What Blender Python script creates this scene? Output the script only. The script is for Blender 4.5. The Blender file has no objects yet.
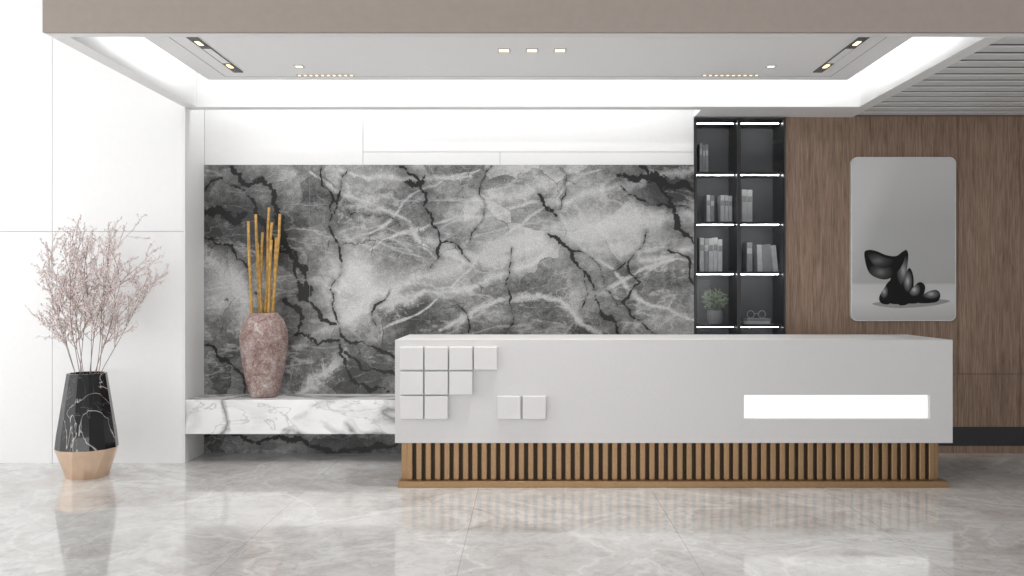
import bpy, bmesh, math, random, time
import numpy as np
from mathutils import Vector, Matrix
T00=time.time()
random.seed(7); np.random.seed(7)
S=bpy.context.scene
S.view_settings.view_transform='Standard'
CAMZ=1.45; F=900.0; CX=528.0; CY=289.0
def PX(px,D): return (px-CX)*D/F
def PZ(py,D): return CAMZ-(py-CY)*D/F
# ------------------------------------------------------------ node helper
class NT:
    def __init__(s,name):
        s.m=bpy.data.materials.new(name); s.m.use_nodes=True
        s.t=s.m.node_tree; s.b=s.t.nodes['Principled BSDF']
    def n(s,typ,**k):
        nd=s.t.nodes.new(typ)
        for a,v in k.items(): setattr(nd,a,v)
        return nd
    def l(s,a,b): s.t.links.new(a,b)
    def coord(s,out='Object',scale=(1,1,1),rot=(0,0,0)):
        c=s.n('ShaderNodeTexCoord'); m=s.n('ShaderNodeMapping')
        m.inputs['Scale'].default_value=scale; m.inputs['Rotation'].default_value=rot
        s.l(c.outputs[out],m.inputs['Vector']); return m.outputs['Vector']
    def noise(s,vec,scale,detail=6,rough=.55,dist=0):
        q=s.n('ShaderNodeTexNoise'); q.inputs['Scale'].default_value=scale
        q.inputs['Detail'].default_value=detail; q.inputs['Roughness'].default_value=rough
        q.inputs['Distortion'].default_value=dist
        s.l(vec,q.inputs['Vector']); return q.outputs['Fac']
    def ramp(s,fac,stops):
        r=s.n('ShaderNodeValToRGB'); e=r.color_ramp.elements
        while len(e)<len(stops): e.new(.5)
        for i,(p,c) in enumerate(stops):
            e[i].position=p
            if not isinstance(c,(tuple,list)): c=(c,c,c)
            e[i].color=(c[0],c[1],c[2],1)
        s.l(fac,r.inputs['Fac']); return r.outputs['Color']
    def math(s,op,a,b=None,clamp=False):
        q=s.n('ShaderNodeMath',operation=op); q.use_clamp=clamp
        for i,v in enumerate((a,b)):
            if v is None: continue
            if isinstance(v,(int,float)): q.inputs[i].default_value=v
            else: s.l(v,q.inputs[i])
        return q.outputs[0]
    def mix(s,fac,a,b,mode='MIX'):
        q=s.n('ShaderNodeMix',data_type='RGBA',blend_type=mode)
        for i,v in ((0,fac),(6,a),(7,b)):
            if isinstance(v,(int,float)):
                q.inputs[i].default_value = v if i==0 else (v,v,v,1)
            elif isinstance(v,tuple): q.inputs[i].default_value=(v[0],v[1],v[2],1)
            else: s.l(v,q.inputs[i])
        return q.outputs[2]
    def warp(s,vec,scale,amt,det=4):
        nz=s.n('ShaderNodeTexNoise'); nz.inputs['Scale'].default_value=scale; nz.inputs['Detail'].default_value=det
        s.l(vec,nz.inputs['Vector'])
        sb=s.n('ShaderNodeVectorMath',operation='SUBTRACT'); sb.inputs[1].default_value=(.5,.5,.5); s.l(nz.outputs['Color'],sb.inputs[0])
        sc=s.n('ShaderNodeVectorMath',operation='SCALE'); sc.inputs['Scale'].default_value=amt
        s.l(sb.outputs[0],sc.inputs[0])
        ad=s.n('ShaderNodeVectorMath',operation='ADD'); s.l(vec,ad.inputs[0]); s.l(sc.outputs[0],ad.inputs[1])
        return ad.outputs[0]
    def ridge(s,vec,scale,width,det=6,rough=.5,dist=.5):
        n=s.noise(vec,scale,det,rough,dist)
        a=s.math('ABSOLUTE',s.math('SUBTRACT',n,.5))
        return s.ramp(a,[(0,1.0),(width*.35,.5),(width,0.0)])
    def bump(s,h,strength=.2,dist=.01):
        b=s.n('ShaderNodeBump'); b.inputs['Strength'].default_value=strength; b.inputs['Distance'].default_value=dist
        s.l(h,b.inputs['Height']); s.l(b.outputs['Normal'],s.b.inputs['Normal'])
def simple(name,col,rough=.5,metal=0,var=.06,scale=20,bump=0,spec=None):
    k=NT(name); v=k.coord()
    n=k.noise(v,scale,3)
    lo=tuple(c*(1-var) for c in col); hi=tuple(min(1,c*(1+var)) for c in col)
    k.l(k.ramp(n,[(.3,lo),(.7,hi)]),k.b.inputs['Base Color'])
    k.b.inputs['Roughness'].default_value=rough; k.b.inputs['Metallic'].default_value=metal
    if spec is not None: k.b.inputs['Specular IOR Level'].default_value=spec
    if bump: k.bump(k.noise(v,scale*3),bump)
    return k.m
def emis(name,col,st):
    k=NT(name); k.b.inputs['Base Color'].default_value=(*col,1)
    k.b.inputs['Emission Color'].default_value=(*col,1); k.b.inputs['Emission Strength'].default_value=st
    return k.m
# ------------------------------------------------------------ materials
M={}
M['white']=simple('white_wall_panel',(.78,.78,.78),.45,var=.01)
M['ceil']=simple('white_paint',(.82,.82,.82),.7,var=.01)
M['panel']=simple('ceiling_panel_paint',(.90,.90,.905),.7,var=.01)
M['taupe']=simple('taupe_fascia',(.31,.265,.235),.6,var=.03)
M['desk']=simple('solid_surface_offwhite',(.575,.565,.565),.45,var=.04,scale=220)
M['cube']=simple('upholstered_tile',(.63,.62,.62),.6,var=.02,scale=120)
M['groove']=simple('dark_groove',(.25,.25,.25),.8)
M['groove_l']=simple('light_groove',(.38,.38,.38),.8)
M['black']=simple('black_metal',(.015,.015,.016),.35,var=.1)
M['cabin']=simple('cabinet_interior',(.11,.11,.115),.5,var=.1)
M['bronze']=simple('brushed_bronze',(.275,.168,.085),.38,.55,var=.08,scale=60)
M['bronze_d']=simple('bronze_backing',(.05,.03,.016),.6,.2)
M['slat']=simple('gray_slat',(.50,.50,.50),.5,var=.03)
M['slat_c']=simple('ceiling_slat_gray',(.68,.68,.68),.6,var=.03)
M['slat_d']=simple('slat_gap_shade',(.11,.11,.11),.8)  # dark gray stands in for the shade between the ceiling slats
M['led']=emis('led_white',(1,.98,.95),50.0)
M['lamp']=emis('warm_lamp',(1,.80,.45),2.2)
k=NT('lightbox_acrylic'); k.b.inputs['Base Color'].default_value=(.5,.5,.5,1); k.b.inputs['Emission Color'].default_value=(1,.99,.97,1); k.b.inputs['Emission Strength'].default_value=.78; k.b.inputs['Roughness'].default_value=.4
M['lightbox']=k.m
M['gold']=simple('rose_gold',(.74,.55,.41),.28,.8,var=.04)
M['dkmetal']=simple('dark_track',(.10,.10,.10),.5)
M['glassf']=simple('window_frame',(.5,.5,.5),.4)
def m_tint_glass():
    k=NT('smoked_glass'); t=k.t
    tr=k.n('ShaderNodeBsdfTransparent'); tr.inputs['Color'].default_value=(.84,.85,.86,1)
    gl=k.n('ShaderNodeBsdfGlossy'); gl.inputs['Roughness'].default_value=.02; gl.inputs['Color'].default_value=(.5,.5,.5,1)
    fr=k.n('ShaderNodeFresnel'); fr.inputs['IOR'].default_value=1.25
    mx=k.n('ShaderNodeMixShader'); k.l(fr.outputs[0],mx.inputs[0]); k.l(tr.outputs[0],mx.inputs[1]); k.l(gl.outputs[0],mx.inputs[2])
    k.l(mx.outputs[0],t.nodes['Material Output'].inputs['Surface']); return k.m
M['glass']=m_tint_glass()
def m_wood():
    k=NT('walnut_veneer'); v=k.coord(scale=(1,1,.04)); v2=k.coord(scale=(1,1,.3))
    fine=k.noise(v,150,4,.6); mid=k.noise(v,34,5,.6,.3); big=k.noise(v2,2.5,3)
    h=k.math('ADD',k.math('MULTIPLY',fine,.6),k.math('ADD',k.math('MULTIPLY',mid,.28),k.math('MULTIPLY',big,.12)))
    k.l(k.ramp(h,[(.36,(.115,.068,.044)),(.5,(.218,.142,.098)),(.64,(.315,.218,.157))]),k.b.inputs['Base Color'])
    k.b.inputs['Roughness'].default_value=.5; k.bump(fine,.08); return k.m
M['wood']=m_wood()
def m_floor():
    k=NT('polished_floor_marble'); v=k.coord()
    n1=k.noise(v,1.1,6,.6,.6); n2=k.noise(v,5,7,.65,1.2); n3=k.noise(v,26,4,.6)
    h=k.math('ADD',k.math('MULTIPLY',n1,.5),k.math('ADD',k.math('MULTIPLY',n2,.35),k.math('MULTIPLY',n3,.15)))
    base=k.ramp(h,[(.36,(.38,.36,.34)),(.46,(.50,.485,.47)),(.56,(.60,.59,.58)),(.68,(.70,.70,.70))])
    ve=k.ridge(v,1.1,.03,7,.55,1.0)
    c=k.mix(k.math('MULTIPLY',ve,.45),base,(.78,.78,.78))
    ve2=k.ridge(v,2.3,.012,7,.6,1.4)
    c=k.mix(k.math('MULTIPLY',ve2,.4),c,(.30,.27,.245))
    sp=k.n('ShaderNodeSeparateXYZ'); cc=k.n('ShaderNodeTexCoord'); k.l(cc.outputs['Object'],sp.inputs[0])
    def joint(o,off,p):
        a=k.math('ADD',o,off); a=k.math('DIVIDE',a,p); a=k.math('FRACT',a); a=k.math('SUBTRACT',a,.5); a=k.math('ABSOLUTE',a)
        return k.math('GREATER_THAN',a,.5-.0022/p)
    j=k.math('MAXIMUM',joint(sp.outputs['X'],.36+1.25*20,1.25),joint(sp.outputs['Y'],-6.0+2.5*20,2.5))
    c=k.mix(k.math('MULTIPLY',j,.6),c,(.25,.24,.23))
    k.l(c,k.b.inputs['Base Color'])
    k.l(k.ramp(n2,[(.3,.045),(.7,.095)]),k.b.inputs['Roughness'])
    k.b.inputs['Specular IOR Level'].default_value=.8
    return k.m
M['floor']=m_floor()
def m_calacatta():
    k=NT('calacatta_marble'); v=k.coord(scale=(.8,1,1.4),rot=(0,.5,0))
    n=k.noise(v,2.2,6,.6,.8)
    base=k.ramp(n,[(.3,(.58,.58,.59)),(.5,(.76,.76,.76)),(.7,(.82,.82,.82))])
    a=k.ridge(v,1.15,.045,7,.5,.9); c=k.mix(k.math('MULTIPLY',a,.9),base,(.15,.15,.155))
    b=k.ridge(v,2.4,.014,6,.5,1.1); c=k.mix(k.math('MULTIPLY',b,.55),c,(.25,.24,.23))
    k.l(c,k.b.inputs['Base Color']); k.b.inputs['Roughness'].default_value=.25; return k.m
M['cala']=m_calacatta()
def m_nero():
    k=NT('black_marble'); v=k.coord(scale=(1,1,.7),rot=(.3,.5,0))
    a=k.ridge(v,3.0,.007,4,.45,.8); b=k.ridge(v,5.5,.004,4,.5,1.0)
    c=k.mix(k.math('MULTIPLY',a,.9),(.008,.008,.010),(.6,.58,.55)); c=k.mix(k.math('MULTIPLY',b,.4),c,(.4,.38,.36))
    k.l(c,k.b.inputs['Base Color']); k.b.inputs['Roughness'].default_value=.12; k.b.inputs['Specular IOR Level'].default_value=.35; return k.m
M['nero']=m_nero()
def m_clay():
    k=NT('weathered_terracotta'); v=k.coord(); n=k.noise(v,9,10,.78,.5); n2=k.noise(v,60,6,.8)
    h=k.math('ADD',k.math('MULTIPLY',n,.6),k.math('MULTIPLY',n2,.4))
    c=k.ramp(h,[(.39,(.10,.055,.05)),(.46,(.25,.155,.14)),(.53,(.36,.28,.26)),(.61,(.56,.53,.515))])
    k.l(c,k.b.inputs['Base Color']); k.b.inputs['Roughness'].default_value=.8; k.bump(n2,.5); return k.m
M['clay']=m_clay()
M['stick']=simple('golden_bamboo',(.44,.255,.06),.5,var=.4,scale=30)
M['twig']=simple('dry_twig',(.28,.20,.175),.8)
M['bud']=simple('dry_blossom',(.78,.68,.66),.8,var=.2,scale=40)
M['book1']=simple('book_cover_white',(.76,.76,.74),.6,var=.1)
M['book2']=simple('book_cover_gray',(.42,.42,.42),.6,var=.1)
M['leaf']=simple('plant_leaf',(.38,.44,.32),.6,var=.4,scale=60)
M['pot']=simple('stone_pot',(.42,.42,.42),.7)
def m_wallmarble():
    k=NT('gray_marble_slab'); v=k.coord()
    a=k.n('ShaderNodeAttribute'); a.attribute_name='veins'
    sp=k.n('ShaderNodeSeparateColor'); k.l(a.outputs['Color'],sp.inputs[0])
    crack,white,tone=sp.outputs
    rv=k.coord(scale=(.85,1,1.25),rot=(0,-.42,0))
    rv2=k.coord(scale=(.6,1,1.5),rot=(0,-.50,0))
    n1=k.noise(rv,2.6,7,.62,.6); n2=k.noise(v,18,6,.72,.2); n3=k.noise(v,110,2,.85)
    wv=k.warp(v,3.0,.30,7)
    vo=k.n('ShaderNodeTexVoronoi'); vo.inputs['Scale'].default_value=2.2; k.l(wv,vo.inputs['Vector'])
    pt=k.n('ShaderNodeSeparateColor'); k.l(vo.outputs['Color'],pt.inputs[0])
    h=k.math('ADD',k.math('MULTIPLY',n1,.42),k.math('ADD',k.math('MULTIPLY',n2,.30),k.math('MULTIPLY',n3,.30)))
    h=k.math('ADD',h,k.math('MULTIPLY',k.math('SUBTRACT',tone,.5),.42))
    h=k.math('ADD',h,k.math('MULTIPLY',k.math('SUBTRACT',pt.outputs[0],.5),.15))
    base=k.ramp(h,[(.34,.035),(.43,.13),(.51,.25),(.60,.41),(.71,.62)])
    r1=k.ridge(rv2,1.3,.022,8,.55,.5); c=k.mix(k.math('MULTIPLY',r1,.5),base,k.ramp(n3,[(.3,.40),(.7,.74)]))
    r2=k.ridge(rv2,2.6,.008,6,.5,.6); c=k.mix(k.math('MULTIPLY',r2,.40),c,.60)
    wf=k.math('ADD',k.math('MULTIPLY',white,8.0),k.math('ADD',k.math('MULTIPLY',k.math('SUBTRACT',n1,.5),5.0),k.math('MULTIPLY',k.math('SUBTRACT',n2,.5),6.0)))
    wm=k.ramp(k.math('DIVIDE',wf,4.0),[(.06,1.0),(.20,.62),(.45,0.0)])
    c=k.mix(k.math('MULTIPLY',wm,.72),c,k.ramp(n3,[(.3,.42),(.7,.76)]))
    ve=k.n('ShaderNodeTexVoronoi',feature='DISTANCE_TO_EDGE'); ve.inputs['Scale'].default_value=2.2; k.l(wv,ve.inputs['Vector'])
    fd=k.ramp(ve.outputs['Distance'],[(.003,1.0),(.010,0.0)])
    mk=k.ramp(k.noise(v,2.4,3),[(.53,0.0),(.60,1.0)])
    c=k.mix(k.math('MULTIPLY',k.math('MULTIPLY',fd,mk),.75),c,.03)
    nh=k.noise(v,40,3,.7,.0)
    cf=k.math('ADD',k.math('MULTIPLY',crack,8.0),k.math('MULTIPLY',k.math('SUBTRACT',nh,.5),2.4))
    cf=k.math('ADD',cf,k.math('MULTIPLY',k.math('SUBTRACT',n1,.46),3.6))
    halo=k.ramp(k.math('DIVIDE',cf,8.0),[(.1,.50),(.75,0.0)])
    c=k.mix(halo,c,.05)
    cm=k.ramp(k.math('DIVIDE',cf,4.0),[(.19,1.0),(.25,0.0)])
    c=k.mix(k.math('MULTIPLY',cm,.98),c,.007)
    k.l(c,k.b.inputs['Base Color']); k.b.inputs['Roughness'].default_value=.4
    k.b.inputs['Specular IOR Level'].default_value=.3
    return k.m
M['marble']=m_wallmarble()
# ------------------------------------------------------------ mesh helpers
def link(o,parent=None):
    S.collection.objects.link(o)
    if parent: o.parent=parent
    return o
def empty(name,loc=(0,0,0)):
    e=bpy.data.objects.new(name,None); e.empty_display_size=.1; return link(e)
def mesh_obj(name,bm,mats,parent=None,smooth=False):
    me=bpy.data.meshes.new(name); bm.to_mesh(me); bm.free()
    if not isinstance(mats,(list,tuple)): mats=[mats]
    for m in mats: me.materials.append(m)
    if smooth:
        for p in me.polygons: p.use_smooth=True
    return link(bpy.data.objects.new(name,me),parent)
def add_box(bm,x0,x1,y0,y1,z0,z1,mi=0,bev=0,rot=None):
    r=bmesh.ops.create_cube(bm,size=1)
    vs=r['verts']
    for v in vs: v.co=Vector(((x0+x1)/2+v.co.x*(x1-x0),(y0+y1)/2+v.co.y*(y1-y0),(z0+z1)/2+v.co.z*(z1-z0)))
    if rot:
        c=Vector(((x0+x1)/2,(y0+y1)/2,z0)); bmesh.ops.rotate(bm,verts=vs,cent=c,matrix=Matrix.Rotation(rot[0],3,rot[1]))
    fs=list({f for v in vs for f in v.link_faces})
    for f in fs: f.material_index=mi
    if bev:
        es=list({e for v in vs for e in v.link_edges})
        r=bmesh.ops.bevel(bm,geom=es,offset=bev,segments=3,profile=.5,affect='EDGES')
        for f in r['faces']: f.material_index=mi
def box(name,x0,x1,y0,y1,z0,z1,mat,parent=None,bev=0):
    bm=bmesh.new(); add_box(bm,x0,x1,y0,y1,z0,z1,0,bev); return mesh_obj(name,bm,mat,parent)
def lathe(name,prof,cx,cy,mat,parent=None,segs=64,smooth=True):
    bm=bmesh.new(); rings=[]
    for r,z in prof:
        rings.append([bm.verts.new((cx+r*math.cos(2*math.pi*i/segs),cy+r*math.sin(2*math.pi*i/segs),z)) for i in range(segs)])
    for a,b in zip(rings,rings[1:]):
        for i in range(segs): bm.faces.new((a[i],a[(i+1)%segs],b[(i+1)%segs],b[i]))
    bm.faces.new(rings[0][::-1]); bm.faces.new(rings[-1])
    bmesh.ops.recalc_face_normals(bm,faces=bm.faces)
    return mesh_obj(name,bm,mat,parent,smooth)
class PM:
    def __init__(s): s.v=[]; s.f=[]; s.mi=[]
    def tube(s,pts,r0,r1,segs=6,mi=0):
        n=len(pts); base=len(s.v)
        d=(pts[-1]-pts[0])
        d=d.normalized() if d.length>1e-6 else Vector((0,1,0))
        a=d.orthogonal().normalized()
        for i,p in enumerate(pts):
            t=(pts[min(i+1,n-1)]-pts[max(i-1,0)]).normalized()
            a=(a-t*a.dot(t))
            a=a.normalized() if a.length>1e-5 else t.orthogonal().normalized()
            b=t.cross(a); r=r0+(r1-r0)*i/(n-1)
            for j in range(segs):
                an=2*math.pi*j/segs; q=p+r*(math.cos(an)*a+math.sin(an)*b); s.v.append((q.x,q.y,q.z))
        for i in range(n-1):
            for j in range(segs):
                k=(j+1)%segs; s.f.append((base+i*segs+j,base+i*segs+k,base+(i+1)*segs+k,base+(i+1)*segs+j)); s.mi.append(mi)
        s.f.append(tuple(base+j for j in range(segs))[::-1]); s.mi.append(mi)
        s.f.append(tuple(base+(n-1)*segs+j for j in range(segs))); s.mi.append(mi)
    def octa(s,c,r,mi=1):
        b=len(s.v)
        for d in ((1,0,0),(-1,0,0),(0,1,0),(0,-1,0),(0,0,1.2),(0,0,-1.1)):
            s.v.append((c.x+d[0]*r,c.y+d[1]*r,c.z+d[2]*r))
        for t in ((0,2,4),(2,1,4),(1,3,4),(3,0,4),(2,0,5),(1,2,5),(3,1,5),(0,3,5)):
            s.f.append(tuple(b+q for q in t)); s.mi.append(mi)
    def obj(s,name,mats,parent=None,smooth=True):
        me=bpy.data.meshes.new(name); me.from_pydata(s.v,[],s.f)
        for m in mats: me.materials.append(m)
        me.polygons.foreach_set('material_index',s.mi)
        me.polygons.foreach_set('use_smooth',[smooth]*len(s.f)); me.update()
        return link(bpy.data.objects.new(name,me),parent)
# ------------------------------------------------------------ room shell
BW=7.95; LW=7.5; HI=4.25; ZB=2.968; XL=-2.87; XR=2.87; FY=5.32
box('floor',-7,6.5,-4,8.5,-.1,0,M['floor'])
box('ceiling',-7,6.5,-4,8.5,HI,HI+.1,M['ceil'])
E=empty('wall_back_left')
box('backing',-7,XL-.001,LW+.012,LW+.6,0,HI,M['groove_l'],E)
xs=[-7,-5.6,-3.965,XL]; zs=[0,1.93,HI]
for i in range(3):
    for j in range(2):
        g=.002
        box('panel_%d_%d'%(i,j),xs[i]+g,xs[i+1]-(g if i<2 else 0),LW,LW+.012,zs[j]+(g if j else 0),zs[j+1]-(g if j<1 else 0),M['white'],E)
box('return_panel',XL-.001,XL+.012,LW,BW,0,HI,M['white'],E)
MT=2.545; MX0=XL+.012; MX1=1.466
E=empty('wall_back_upper')
box('backing',MX0,MX1,BW+.012,BW+.3,0,3.5,M['groove_l'],E)
for i,(a,b,c,d) in enumerate([(MX0,PX(363,BW),MT,3.5),(PX(363,BW),MX1,PZ(152,BW),3.5),(PX(363,BW),PX(500,BW),MT,PZ(152,BW)),(PX(500,BW),MX1,MT,PZ(152,BW))]):
    box('panel_%d'%i,a+.002,b-.002,BW,BW+.012,c+.002,d-.002,M['white'],E)
def jag(pts,rough=.22,it=4):
    P=[np.array(p,float) for p in pts]
    for q in range(it):
        Q=[P[0]]
        for a,b in zip(P,P[1:]):
            d=(b-a)[::-1]*np.array([-1,1])
            Q+= [(a+b)/2+d*np.random.uniform(-rough,rough)*(.75 if q>1 else 1), b]
        P=Q
    return P
cracks=[
 ([(205,190),(222,178),(240,188),(256,205),(268,232),(290,252),(300,285),(322,320),(350,343),(395,358)],1.8),
 ([(232,167),(245,185),(262,180),(275,196)],3.2),
 ([(205,212),(220,208),(234,222),(246,214)],3.0),
 ([(205,238),(232,246),(248,268),(262,300)],1.3),
 ([(275,196),(280,225),(292,250)],3.0),
 ([(285,300),(300,312),(296,335),(318,345),(340,340)],2.4),
 ([(205,345),(222,360),(240,372),(245,395)],1.4),
 ([(296,252),(306,275),(300,300)],3.4),
 ([(322,167),(334,200),(333,235),(342,262),(334,300),(340,325)],1.0),
 ([(348,170),(338,200),(334,215)],.8),
 ([(340,345),(352,380),(372,390),(394,392)],2.0),
 ([(345,352),(385,372),(430,372)],1.6),
 ([(400,167),(420,182),(424,206),(432,225),(441,243),(430,268)],1.2),
 ([(404,182),(418,186),(425,176)],2.2),
 ([(441,243),(462,250),(470,262)],.6),
 ([(492,166),(480,196),(484,215),(470,240)],.5),
 ([(512,248),(506,285),(512,310),(505,334)],.8),
 ([(548,234),(572,252),(585,272),(596,300),(612,318),(622,338)],1.6),
 ([(560,240),(582,252),(600,268),(606,290),(618,306)],.7),
 ([(585,272),(588,292),(580,310)],.9),
 ([(538,194),(546,208),(556,216)],1.3),
 ([(646,232),(628,262),(640,282),(622,302),(634,318),(655,334)],.9),
 ([(628,262),(610,272),(596,270)],.6),
 ([(618,176),(636,180),(655,176),(668,186),(692,192)],3.2),
 ([(640,166),(655,180),(672,206),(676,228),(694,244)],1.9),
 ([(620,186),(640,200),(662,204),(692,210)],.9),
 ([(668,250),(690,262),(694,285)],.9),
 ([(560,168),(566,190),(560,210)],.5),
 ([(334,200),(350,215),(372,214),(400,226)],.55),
 ([(390,290),(372,312),(380,334)],.6),
 ([(450,300),(468,316),(470,340)],.6),
 ([(205,436),(260,442),(300,438),(350,450),(400,440)],2.6),
]
whites=[
 ([(300,345),(360,306),(420,276),(480,258),(560,236),(640,218),(694,208)],5.5),
 ([(330,330),(400,300),(450,292),(520,268),(560,240)],3),
 ([(430,240),(490,262),(540,245)],4),
 ([(545,205),(590,192),(640,182),(694,170)],2.5),
 ([(310,172),(360,200),(410,222),(440,262)],1.4),
 ([(340,170),(400,180),(470,176)],1.8),
 ([(205,255),(235,285),(250,330)],7),
 ([(340,260),(372,288),(400,296)],6.5),
 ([(555,232),(600,225),(660,222)],6.5),
 ([(560,215),(600,262),(640,300),(694,320)],1.4),
 ([(440,330),(500,300),(560,300),(600,333)],2),
 ([(475,200),(520,195),(560,180)],4.5),
 ([(640,260),(694,245)],2),
 ([(300,395),(330,370),(345,350)],4),
 ([(370,250),(430,225),(500,215),(560,200)],1.0),
 ([(580,300),(640,270),(694,262)],1.2),
 ([(350,240),(420,190),(480,170)],.9),
 ([(380,330),(470,270),(540,210),(600,170)],.9),
]
tones=[((262,240,55),-.42),((230,190,30),-.3),((300,320,30),-.25),((225,290,28),.25),((345,285,38),.28),((370,200,40),-.04),
       ((420,320,34),-.2),((480,230,45),.15),((560,210,50),.15),((530,300,35),-.15),((640,290,40),-.2),((670,190,32),-.42),
       ((600,225,40),.2),((250,360,40),-.15),((350,375,35),-.35),((300,445,150),-.15),((680,300,30),-.2),((420,200,26),-.12)]
nx,nz=430,254
X=np.linspace(MX0,MX1,nx); Z=np.linspace(0,MT,nz)
GX,GZ=np.meshgrid(X,Z)
gpx=CX+GX*F/BW; gpy=CY-(GZ-CAMZ)*F/BW
colx=gpx[0]; rowy=gpy[:,0]
def field(lines,rough,clipv=8.0):
    out=np.full(gpx.shape,clipv)
    for pts,w in lines:
        P=jag(pts,rough,3); n=len(P)-1; ph=random.random()*6
        for i,(a,b) in enumerate(zip(P,P[1:])):
            u=(i+.5)/n; ww=w*(.55+.6*math.sin(math.pi*min(max(u,.04),.96))**.5)*(1+.35*math.sin(i*.9+ph)+.2*math.sin(i*2.3))
            R=ww*clipv
            i0=np.searchsorted(colx,min(a[0],b[0])-R); i1=np.searchsorted(colx,max(a[0],b[0])+R)
            j0=np.searchsorted(-rowy,-(max(a[1],b[1])+R)); j1=np.searchsorted(-rowy,-(min(a[1],b[1])-R))
            if i1<=i0 or j1<=j0: continue
            sx=gpx[j0:j1,i0:i1]; sy=gpy[j0:j1,i0:i1]
            d=b-a; L2=max(1e-6,(d*d).sum())
            t=np.clip(((sx-a[0])*d[0]+(sy-a[1])*d[1])/L2,0,1)
            ds=np.hypot(sx-a[0]-t*d[0],sy-a[1]-t*d[1])
            out[j0:j1,i0:i1]=np.minimum(out[j0:j1,i0:i1],ds/ww)
    return np.clip(out,0,clipv)/8
cr=field(cracks,.20); wh=field(whites,.10)
tn=np.full(gpx.shape,.5)
for (x,y,s),a in tones: tn+=a*np.exp(-((gpx-x)**2+(gpy-y)**2)/(s*s))
tn=np.clip(tn,0,1)
verts=np.stack([GX.ravel(),np.full(GX.size,BW-.012),GZ.ravel()],1)
idx=np.arange(nx*nz).reshape(nz,nx)
faces=np.stack([idx[:-1,:-1].ravel(),idx[:-1,1:].ravel(),idx[1:,1:].ravel(),idx[1:,:-1].ravel()],1)
me=bpy.data.meshes.new('wall_back_marble')
me.vertices.add(len(verts)); me.vertices.foreach_set('co',verts.ravel())
me.loops.add(faces.size); me.loops.foreach_set('vertex_index',faces.ravel())
me.polygons.add(len(faces)); me.polygons.foreach_set('loop_start',np.arange(0,faces.size,4))
me.update(calc_edges=True)
at=me.color_attributes.new('veins','FLOAT_COLOR','POINT')
col=np.stack([cr.ravel(),wh.ravel(),tn.ravel(),np.ones(cr.size)],1).astype(np.float32)
at.data.foreach_set('color',col.ravel())
me.materials.append(M['marble'])
E=empty('wall_back_marble'); link(bpy.data.objects.new('slab_face',me),E)
box('slab_core',MX0,MX1,BW-.0115,BW-.001,0,MT-.002,M['slat'],E)
for i,px in enumerate((310,430,549)):
    x=PX(px,BW); box('joint_%d'%i,x-.001,x+.001,BW-.0125,BW-.011,0,MT,M['groove'],E)
CX1=2.27
E=empty('wall_back_wood')
box('backing',CX1,6.5,BW+.02,BW+.3,0,ZB+.2,M['black'],E)
wz=[PZ(427,BW),PZ(374,BW),ZB+.1]
wx=[CX1,PX(958,BW),PX(1020,BW),5.6,6.5]
for i in range(4):
    for j in range(2):
        box('panel_%d_%d'%(i,j),wx[i]+.002,wx[i+1]-.002,BW,BW+.02,wz[j]+.002,wz[j+1]-.002,M['wood'],E)
box('lower_strip',CX1,6.5,BW,BW+.02,0,PZ(446,BW),M['wood'],E)
box('baseboard_back',CX1,6.5,BW+.008,BW+.02,PZ(446,BW),PZ(427,BW),M['black'])
box('wall_right',6.5,6.6,-4,8.5,0,HI,M['ceil'])
E=empty('window_1')
for i in range(7):
    y=-4+i*1.9; box('mullion_%d'%i,-7.1,-7,y-.04,y+.04,0,HI,M['glassf'],E)
for z in (0.03,2.9,HI-.03): box('rail_%d'%int(z*10),-7.1,-7,-4,8.5,z-.03,z+.03,M['glassf'],E)
# ------------------------------------------------------------ bulkhead / cove ceiling
T=.11
E=empty('ceiling_bulkhead')
box('fascia_front',XL,6.5,FY,FY+.025,ZB,HI,M['taupe'],E)
box('fascia_core',XL,6.5,FY+.025,FY+T,ZB+.002,HI,M['ceil'],E)
box('side_left',XL,XL+T,FY+T,LW,ZB,HI,M['ceil'],E)
box('side_right',XR-T,XR,FY+T,LW,ZB,HI,M['ceil'],E)
box('back_beam',XL+.012,XR,LW,LW+.12,ZB,HI,M['ceil'],E)
box('cove_top',XL+T,XR-T,FY+T,LW,3.5,3.55,M['ceil'],E)
box('slot_top',XL+.012,XR,LW+.12,BW+.02,3.5,3.55,M['ceil'],E)
box('soffit_over_cabinet',MX1,XR,LW+.12,BW+.3,ZB,ZB+.1,M['ceil'],E)
PZ0=3.10; PW=2.52; PY0=5.7; PY1=7.10
E2=empty('ceiling_suspended_panel')
box('board',-PW,PW,PY0,PY1,PZ0,PZ0+.06,M['panel'],E2)
bm=bmesh.new()
for a in (-1.9,-.8,.8,1.9): add_box(bm,a-.01,a+.01,6.0,6.02,PZ0+.06,3.5)
for a in (-1.9,1.9): add_box(bm,a-.01,a+.01,6.8,6.82,PZ0+.06,3.5)
mesh_obj('hangers',bm,M['dkmetal'],E2)
bm=bmesh.new(); add_box(bm,-2.35,2.35,6.985,6.992,PZ0-.001,PZ0+.004)
for s in (-1,1): add_box(bm,s*2.35-.003,s*2.35+.003,PY0,6.99,PZ0-.001,PZ0+.004)
mesh_obj('shadow_groove',bm,M['groove_l'],E2)
lampspots=[]
for s,nm in ((-1,'ceiling_track_light'),(1,'ceiling_track_light')):
    T0=empty(nm)
    box('track',s*2.20-.035,s*2.20+.035,PY0+.05,6.84,PZ0-.006,PZ0-.0005,M['dkmetal'],T0)
    box('trim',s*2.20-.025,s*2.20+.030,6.16,6.55,PZ0-.008,PZ0-.006,M['panel'],T0)
    for j,y in enumerate((6.02,6.64)):
        box('lamp_%d'%j,s*2.20-.014,s*2.20+.014,y-.045,y+.045,PZ0-.010,PZ0-.006,M['lamp'],T0)
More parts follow.
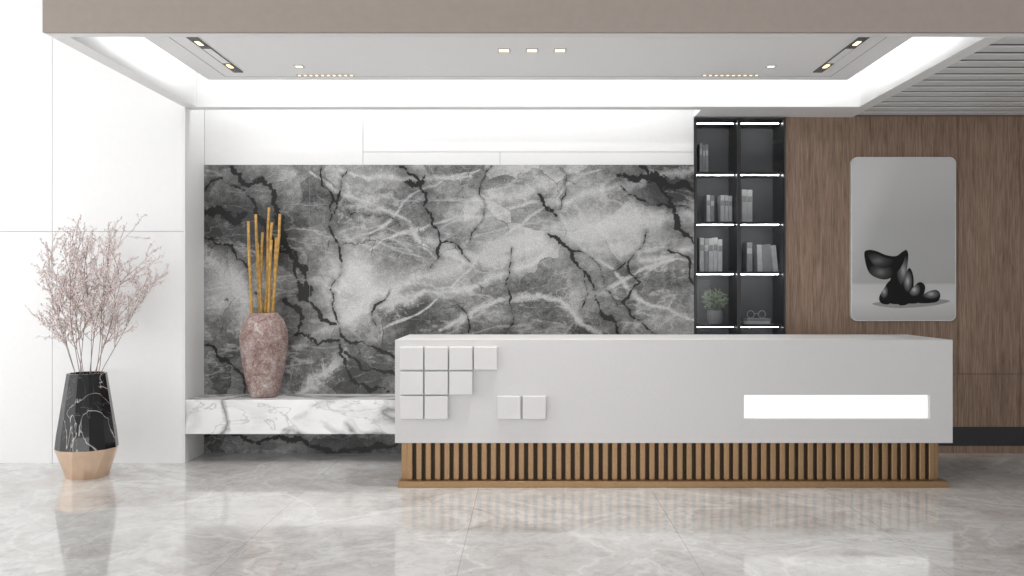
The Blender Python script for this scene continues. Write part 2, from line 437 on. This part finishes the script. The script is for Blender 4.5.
for i,(px,py) in enumerate(((504,50),(532,50),(560,50),(299,66),(771,66))):
    D=1.65*F/(CY-py); x=PX(px,D); lampspots.append((x,D))
    T0=empty('ceiling_downlight'); w=.034 if i<3 else .026
    bm=bmesh.new()
    for a,b,c,d in ((x-w-.008,x+w+.008,D-w-.008,D-w),(x-w-.008,x+w+.008,D+w,D+w+.008),(x-w-.008,x-w,D-w,D+w),(x+w,x+w+.008,D-w,D+w)):
        add_box(bm,a,b,c,d,PZ0-.006,PZ0-.0005)
    mesh_obj('bezel',bm,M['slat'],T0)
    box('lamp',x-w,x+w,D-w,D+w,PZ0-.004,PZ0-.0005,M['lamp'],T0)
for s in (-1,1):
    T0=empty('ceiling_linear_spotlight')
    bm=bmesh.new(); add_box(bm,s*1.56-.22,s*1.56+.22,6.91,6.95,PZ0-.005,PZ0-.0005); mesh_obj('housing',bm,M['slat'],T0)
    bm=bmesh.new()
    for k in range(10):
        x=s*1.56-.20+k*.0445; add_box(bm,x-.008,x+.008,6.922,6.938,PZ0-.008,PZ0-.005)
    mesh_obj('lamps',bm,M['lamp'],T0)
E=empty('ceiling_slatted')
box('gap_shade_plate',XR,6.5,FY+T,BW+.3,ZB+.008,ZB+.03,M['slat_d'],E)  # solid plate right behind the slats, gap shade put into its colour
bm=bmesh.new(); y=FY+T+.02
while y<BW-.10:
    add_box(bm,XR+.002,6.5,y,y+.125,ZB,ZB+.0078); y+=.19
mesh_obj('slats',bm,M['slat_c'],E)
# ------------------------------------------------------------ ledge
box('marble_ledge_shelf',XL+.013,-.7,LW+.0,BW-.0135,.24,.525,M['cala'],None,.004)
# ------------------------------------------------------------ desk
DY=6.57; DX0=-.971; DX1=3.10; DZ=1.078; DB=.326
E=empty('reception_desk')
LX0,LX1=PX(744,DY),PX(930,DY); LZ0,LZ1=PZ(419,DY),PZ(395,DY)
bm=bmesh.new()
add_box(bm,DX0,LX0,DY,DY+.8,DB,DZ); add_box(bm,LX1,DX1,DY,DY+.8,DB,DZ)
add_box(bm,LX0,LX1,DY,DY+.8,DB,LZ0); add_box(bm,LX0,LX1,DY,DY+.8,LZ1,DZ)
bmesh.ops.remove_doubles(bm,verts=bm.verts,dist=1e-4)
mesh_obj('body',bm,M['desk'],E)
box('lightbox',LX0,LX1,DY+.04,DY+.5,LZ0,LZ1,M['lightbox'],E)
q=24.55*DY/F; s0=23.2*DY/F
for r,c in [(0,0),(0,1),(0,2),(0,3),(1,0),(1,1),(1,2),(2,0),(2,1),(2,3.95),(2,4.98)]:
    x=PX(400.5,DY)+c*q; z=PZ(346.5,DY)-r*q
    box('tile_%d_%d'%(r,int(c*10)),x,x+s0,DY-.035,DY,z-s0,z,M['cube'],E,.006)
box('plinth',PX(398,DY)-.0,PX(948,DY),DY,DY+.75,0,.045,M['bronze'],E,.003)
bx0,bx1=-.905,3.005
box('base_core',bx0,bx1,DY+.09,DY+.70,.045,DB,M['bronze_d'],E)
bm=bmesh.new(); n=57; p=(bx1-bx0)/n
for i in range(n):
    x=bx0+p*(i+.5); add_box(bm,x-.021,x+.021,DY+.05,DY+.09,.045,DB,0,.006)
for i in range(9):
    y=DY+.11+i*.068
    for xx in (bx0-.03,bx1-.01): add_box(bm,xx,xx+.04,y-.021,y+.021,.045,DB)
mesh_obj('fluted_slats',bm,M['bronze'],E)
# ------------------------------------------------------------ cabinet
E=empty('display_cabinet')
cx0,cx1,cy0,cy1=1.468,2.268,BW-.02,BW+.34
zt=2.955
box('back',cx0,cx1,cy1-.02,cy1,0,zt,M['cabin'],E)
for nm,a,b in (('side_left',cx0,cx0+.02),('side_right',cx1-.02,cx1),('divider',PX(738,BW)-.012,PX(738,BW)+.012)):
    box(nm,a,b,cy0,cy1-.02,0,zt,M['black'],E)
shelves=[PZ(122,BW),PZ(174,BW),PZ(224,BW),PZ(274,BW),PZ(327,BW),.68,.3,.0]
mid=PX(738,BW)
for i,z in enumerate(shelves):
    for j,(a,b) in enumerate(((cx0+.02,mid-.012),(mid+.012,cx1-.02))):
        box('shelf_%d_%d'%(i,j),a,b,cy0+.03,cy1-.02,z,z+.022,M['black'],E)
        if 0<z<2.95 and i<6:
            box('led_%d_%d'%(i,j),a+.015,b-.015,cy0+.085,cy0+.093,z-.004,z,M['led'],E)
for j,(a,b) in enumerate(((cx0+.003,mid-.002),(mid+.002,cx1-.003))):
    box('glass_door_%d'%j,a,b,cy0-.008,cy0-.002,.05,zt-.005,M['glass'],E)
    bm=bmesh.new()
    for c,d,e,f in ((a,a+.014,.05,zt-.005),(b-.014,b,.05,zt-.005),(a+.014,b-.014,.05,.07),(a+.014,b-.014,zt-.02,zt-.005)):
        add_box(bm,c,d,cy0-.016,cy0-.008,e,f)
    mesh_obj('door_frame_%d'%j,bm,M['black'],E)
def books(bm,px0,px1,shelf,htpx,n,lean=0,dim=False):
    D=BW+.15; x=PX(px0,D); w=(PX(px1,D)-x)/n; z=shelves[shelf]+.0225
    for i in range(n):
        h=htpx*D/F*random.uniform(.93,1.0)
        rot=(lean*(1 if i>n*.4 else .3),'Y') if lean else None
        mi=1 if dim or random.random()<.15 else 0
        add_box(bm,x+.0015,x+w-.0015,D-.02,D+.12,z,z+h,mi,.002,rot)
        if not rot: add_box(bm,x+.004,x+w-.004,D-.0206,D-.0199,z+h*.62,z+h*.8,1-mi)
        x+=w
for g in ([(699,708,1,30,3,0,True)],[(706,714,2,28,2),(720,732,2,28,3)],[(741,752,2,34,2)],
        [(699,722,3,34,5)],[(746,752,3,30,1),(757,778,3,28,4,-.10)]):
    bm=bmesh.new()
    for a in g: books(bm,*a)
    mesh_obj('books',bm,[M['book1'],M['book2']])
z=shelves[4]+.0225; bm=bmesh.new()
add_box(bm,PX(746,BW),PX(772,BW),BW+.06,BW+.22,z,z+.025,0,.002); add_box(bm,PX(749,BW),PX(773,BW),BW+.07,BW+.22,z+.0255,z+.05,1,.002)
mesh_obj('books',bm,[M['book1'],M['book2']])
bm_=PM(); zz=z+.051; xo=PX(760,BW)
for sx in (-.05,.05):
    pts=[Vector((xo+sx+.032*math.cos(t),BW+.13,zz+.035+.032*math.sin(t))) for t in np.linspace(-math.pi/2,1.45*math.pi,20)]
    bm_.tube(pts,.0035,.0035,6)
bm_.tube([Vector((xo-.02,BW+.13,zz+.035)),Vector((xo,BW+.13,zz+.045)),Vector((xo+.02,BW+.13,zz+.035))],.003,.003,6)
bm_.obj('ring_ornament',[M['slat']])
E=empty('potted_plant')
pxx=PX(715,BW+.12); pyy=BW+.13; pz=shelves[4]+.0225
lathe('pot',[(.045,pz),(.06,pz+.01),(.072,pz+.06),(.068,pz+.115),(.06,pz+.125),(.055,pz+.115)],pxx,pyy,M['pot'],E,32)
pm=PM()
for i in range(560):
    u=Vector((random.gauss(0,1),random.gauss(0,1),random.gauss(0,1))).normalized()*random.uniform(.4,1)
    c=Vector((pxx+u.x*.125,pyy+u.y*.10,pz+.215+u.z*.10))
    d=(u+Vector((random.uniform(-.6,.6),random.uniform(-.6,.6),random.uniform(-.2,.8)))).normalized(); a=d.orthogonal().normalized()
    s=random.uniform(.010,.018); b=len(pm.v)
    for q_ in (c-d*s,c+a*s*.5,c+d*s,c-a*s*.5): pm.v.append(tuple(q_))
    pm.f.append((b,b+1,b+2,b+3)); pm.mi.append(0)
for i in range(14):
    e=Vector((pxx+random.uniform(-.08,.08),pyy+random.uniform(-.06,.06),pz+random.uniform(.17,.25)))
    pm.tube([Vector((pxx,pyy,pz+.11)),(Vector((pxx,pyy,pz+.15))+e)/2,e],.002,.001,5)
pm.obj('foliage',[M['leaf']],E,False)
# ------------------------------------------------------------ artwork
def m_print():
    k=NT('art_print_paper'); sp=k.n('ShaderNodeSeparateXYZ'); c=k.n('ShaderNodeTexCoord'); k.l(c.outputs['Generated'],sp.inputs[0])
    g=k.ramp(sp.outputs['Z'],[(.0,.40),(.12,.54),(.215,.50),(.23,.37),(.6,.40),(1,.54)])
    e=k.math('SUBTRACT',sp.outputs['Z'],k.math('MULTIPLY',sp.outputs['X'],1.6)); e=k.math('ADD',e,.1)
    beam=k.ramp(e,[(.25,0.0),(.6,1.0)])
    col=k.mix(k.math('MULTIPLY',beam,.35),g,.66)
    k.l(col,k.b.inputs['Base Color']); k.b.inputs['Roughness'].default_value=.4; return k.m
def m_ink(name,hx,hz,rad,val):
    k=NT(name); sp=k.n('ShaderNodeSeparateXYZ'); c=k.n('ShaderNodeTexCoord'); k.l(c.outputs['Generated'],sp.inputs[0])
    dx=k.math('SUBTRACT',sp.outputs['X'],hx); dz=k.math('SUBTRACT',sp.outputs['Z'],hz)
    d=k.math('SQRT',k.math('ADD',k.math('MULTIPLY',dx,dx),k.math('MULTIPLY',dz,dz)))
    k.l(k.ramp(d,[(0,val),(rad*.45,val*.35),(rad,.006)]),k.b.inputs['Base Color']); k.b.inputs['Roughness'].default_value=.6
    k.b.inputs['Specular IOR Level'].default_value=.2; return k.m
def rounded(bm,x0,x1,z0,z1,r,y0,y1):
    pts=[]
    for cx,cz,a0 in ((x1-r,z1-r,0),(x0+r,z1-r,90),(x0+r,z0+r,180),(x1-r,z0+r,270)):
        for i in range(7):
            a=math.radians(a0+15*i); pts.append((cx+r*math.cos(a),cz+r*math.sin(a)))
    f=[bm.verts.new((x,y0,z)) for x,z in pts]; b=[bm.verts.new((x,y1,z)) for x,z in pts]
    bm.faces.new(f); bm.faces.new(b[::-1]); n=len(pts)
    for i in range(n): bm.faces.new((f[i],b[i],b[(i+1)%n],f[(i+1)%n]))
    bmesh.ops.recalc_face_normals(bm,faces=bm.faces)
AD=BW-.035
ax0,ax1,az0,az1=PX(851,AD),PX(956,AD),PZ(321,AD),PZ(157,AD)
E=empty('wall_art_print')
bm=bmesh.new(); rounded(bm,ax0,ax1,az0,az1,.055,AD,BW-.001); mesh_obj('frame',bm,simple('art_frame_metal',(.6,.6,.6),.4,.3),E)
bm=bmesh.new(); rounded(bm,ax0+.009,ax1-.009,az0+.009,az1-.009,.048,AD-.003,AD); mesh_obj('print',bm,m_print(),E)
lite=simple('print_ink_shadow',(.27,.27,.27),.6)
def blob(name,pts,mat,layer):
    bm=bmesh.new(); D=AD; n=len(pts); out=[]
    for i in range(n):
        p0,p1,p2,p3=[np.array(pts[(i+k-1)%n],float) for k in range(4)]
        for t in np.linspace(0,1,7)[:-1]:
            out.append(.5*((2*p1)+(-p0+p2)*t+(2*p0-5*p1+4*p2-p3)*t*t+(-p0+3*p1-3*p2+p3)*t**3))
    y=AD-.003-.0004*layer
    vs=[bm.verts.new((PX(p[0],D),y,PZ(p[1],D))) for p in out]
    f=bm.faces.new(vs); bmesh.ops.triangulate(bm,faces=[f])
    mesh_obj(name,bm,mat,E)
blob('ink_shadow',[(872,304),(890,301),(930,299),(950,301),(930,306),(895,308)],lite,1)
blob('ink_stem',[(893,270),(900,258),(905,250),(908,254),(907,268),(905,284),(904,300),(900,304),(889,303),(885,296),(889,284)],m_ink('ink_a',.78,.62,.30,.35),2)
blob('ink_seat_shell',[(864,254),(868,250),(876,251),(886,255),(896,256),(904,251),(904,260),(898,271),(888,279),(877,278),(868,271)],m_ink('ink_b',.40,.25,.32,.16),3)
blob('ink_seat_inner',[(868,254),(876,254),(886,258),(895,260),(891,266),(882,268),(873,264)],m_ink('ink_c',.35,.5,.6,.14),4)
blob('ink_foot_left',[(879,297),(884,288),(889,281),(893,284),(892,296),(889,304),(881,303)],m_ink('ink_d',.35,.55,.3,.4),5)
blob('ink_foot_mid',[(898,296),(904,278),(909,268),(913,276),(913,292),(909,303),(899,305)],m_ink('ink_e',.62,.65,.30,.45),6)
blob('ink_foot_right',[(906,298),(913,287),(920,282),(925,287),(922,298),(917,303),(906,303)],m_ink('ink_f',.45,.65,.32,.5),7)
blob('ink_foot_far',[(918,299),(927,292),(936,290),(940,295),(936,302),(919,303)],m_ink('ink_g',.6,.7,.4,.4),8)
# ------------------------------------------------------------ floor vase
VD=6.98; vx=PX(87,VD); vy=VD
E=empty('floor_vase')
bm=bmesh.new(); N=12
def ring(r,z,off): return [bm.verts.new((vx+r*math.cos(2*math.pi*(i+off)/N),vy+r*math.sin(2*math.pi*(i+off)/N),z)) for i in range(N)]
R=[ring(.225,.225,0),ring(.214,.33,0),ring(.142,.80,0)]
for a,b in zip(R,R[1:]):
    for i in range(N): bm.faces.new((a[i],a[(i+1)%N],b[(i+1)%N],b[i]))
inn=ring(.125,.80,0); inb=ring(.12,.70,0)
for a,b in ((R[-1],inn),(inn,inb)):
    for i in range(N): bm.faces.new((a[i],a[(i+1)%N],b[(i+1)%N],b[i]))
bm.faces.new(inb); bm.faces.new(R[0][::-1]); bmesh.ops.recalc_face_normals(bm,faces=bm.faces)
mesh_obj('marble_body',bm,M['nero'],E)
bm=bmesh.new(); a=ring(.226,.2249,0); b=ring(.155,0,.5)
for i in range(N):
    bm.faces.new((a[i],b[i],a[(i+1)%N])); bm.faces.new((b[i],b[(i+1)%N],a[(i+1)%N]))
bm.faces.new(a); bm.faces.new(b[::-1]); bmesh.ops.recalc_face_normals(bm,faces=bm.faces)
mesh_obj('gold_base',bm,M['gold'],E)
pm=PM()
def branch(p,d,L,r,lev):
    n=5 if lev<2 else 4; pts=[p.copy()]; q=p.copy(); dd=d.copy()
    for i in range(n):
        dd=(dd+Vector((random.gauss(0,.10),random.gauss(0,.10),random.gauss(0,.06)+.02))*(1 if lev else .7)).normalized()
        q=q+dd*L/n
        if q.y>LW-.03: q.y=LW-.03
        pts.append(q.copy())
        if lev<3 and (i>=1 or lev>0):
            for k in range((2 if lev==0 else 1)):
                side=Vector((random.gauss(0,1),random.gauss(0,1),random.gauss(.1,.6))).normalized()
                nd=(dd+side*random.uniform(.45,.8)).normalized()
                branch(q,nd,L*random.uniform(.28,.42),r*.62,lev+1)
        if lev>=1 and random.random()<.75:
            pm.octa(q+Vector((random.gauss(0,.005),random.gauss(0,.005),random.gauss(0,.005))),random.uniform(.003,.009))
    pm.tube(pts,r,r*.6,3 if lev>1 else 5)
for i in range(12):
    a=2*math.pi*i/12+random.uniform(-.2,.2); t=random.uniform(.06,.42)
    d=Vector((math.cos(a)*t*1.25,math.sin(a)*t*.8,1)).normalized()
    branch(Vector((vx+math.cos(a)*.06,vy+math.sin(a)*.06,.71)),d,random.uniform(.68,.96),.003,0)
pm.obj('blossom_branches',[M['twig'],M['bud']],E)
# ------------------------------------------------------------ terracotta vase
UD=7.72; ux=PX(264,UD); zb=.5255; H=.72
E=empty('terracotta_vase')
prof=[(.10,0),(.115,.01),(.14,.10),(.172,.25),(.196,.42),(.203,.52),(.195,.61),(.165,.69),(.135,.735),(.122,.745),(.122,.76),(.108,.76),(.105,.72),(.10,.60)]
lathe('body',[(r,zb+z*H/.76) for r,z in prof],ux,UD,M['clay'],E)
pm=PM()
for (tx,ty,bx) in ((250,222,254),(254,214,260),(261,232,258),(267,207,264),(272,240,268),(276,238,272),(281,214,270),(257,243,263),(270,222,262)):
    y0=random.uniform(-.05,.05); y1=y0*1.6
    p0=Vector((PX(bx,UD),UD+y0,zb+.5)); p1=Vector((PX(tx,UD),UD+y1,PZ(ty,UD)))
    pts=[p0.lerp(p1,t)+Vector((random.gauss(0,.002),0,0)) for t in np.linspace(0,1,7)]
    pm.tube(pts,.014,.012,8)
pm.obj('bamboo_sticks',[M['stick']],E)
# ------------------------------------------------------------ lights
def area(name,loc,rot,sx,sy,power,col=(1,1,1)):
    l=bpy.data.lights.new(name,'AREA'); l.shape='RECTANGLE'; l.size=sx; l.size_y=sy; l.energy=power; l.color=col
    o=bpy.data.objects.new(name,l); o.location=loc; o.rotation_euler=rot; return link(o)
R90=math.pi/2
area('window_daylight',(-6.9,3.0,2.1),(0,-R90,0),4.0,8.5,215,(1,1,1))
area('ceiling_fill',(-.5,-3.6,.9),(math.radians(118),0,0),9.0,1.7,210,(1,1,1))  # added fill lamp low behind the camera, tilted up to brighten the ceiling panel
area('cove_strip_left',(-2.45,6.4,3.2),(0,math.radians(120),0),.05,1.3,6)
area('cove_strip_right',(2.45,6.4,3.2),(0,math.radians(-120),0),.05,1.3,6)
area('cove_strip_back',(0,7.03,3.2),(math.radians(120),0,0),4.9,.05,14)
area('wall_wash_strip',((MX0+MX1)/2,LW+.2,3.42),(math.radians(10),0,0),4.2,.06,14)
for i,(x,D) in enumerate(lampspots):
    l=bpy.data.lights.new('downlight_beam','SPOT'); l.energy=55 if i<3 else 70; l.spot_size=math.radians(115); l.spot_blend=1; l.shadow_soft_size=.06; l.color=(1,.97,.93)
    o=bpy.data.objects.new('downlight_beam',l); o.location=(x,D,PZ0-.03); link(o)
w=bpy.data.worlds.new('World'); S.world=w; w.use_nodes=True
bg=w.node_tree.nodes['Background']; bg.inputs[0].default_value=(.99,.995,1,1); bg.inputs[1].default_value=.92
c=bpy.data.cameras.new('Camera'); c.lens=F*36/1024; c.sensor_width=36; c.shift_x=(512-CX)/1024; c.shift_y=(CY-288)/1024
co=bpy.data.objects.new('Camera',c); co.location=(0,0,CAMZ); co.rotation_euler=(R90,0,0); link(co); S.camera=co
print('T total',time.time()-T00)
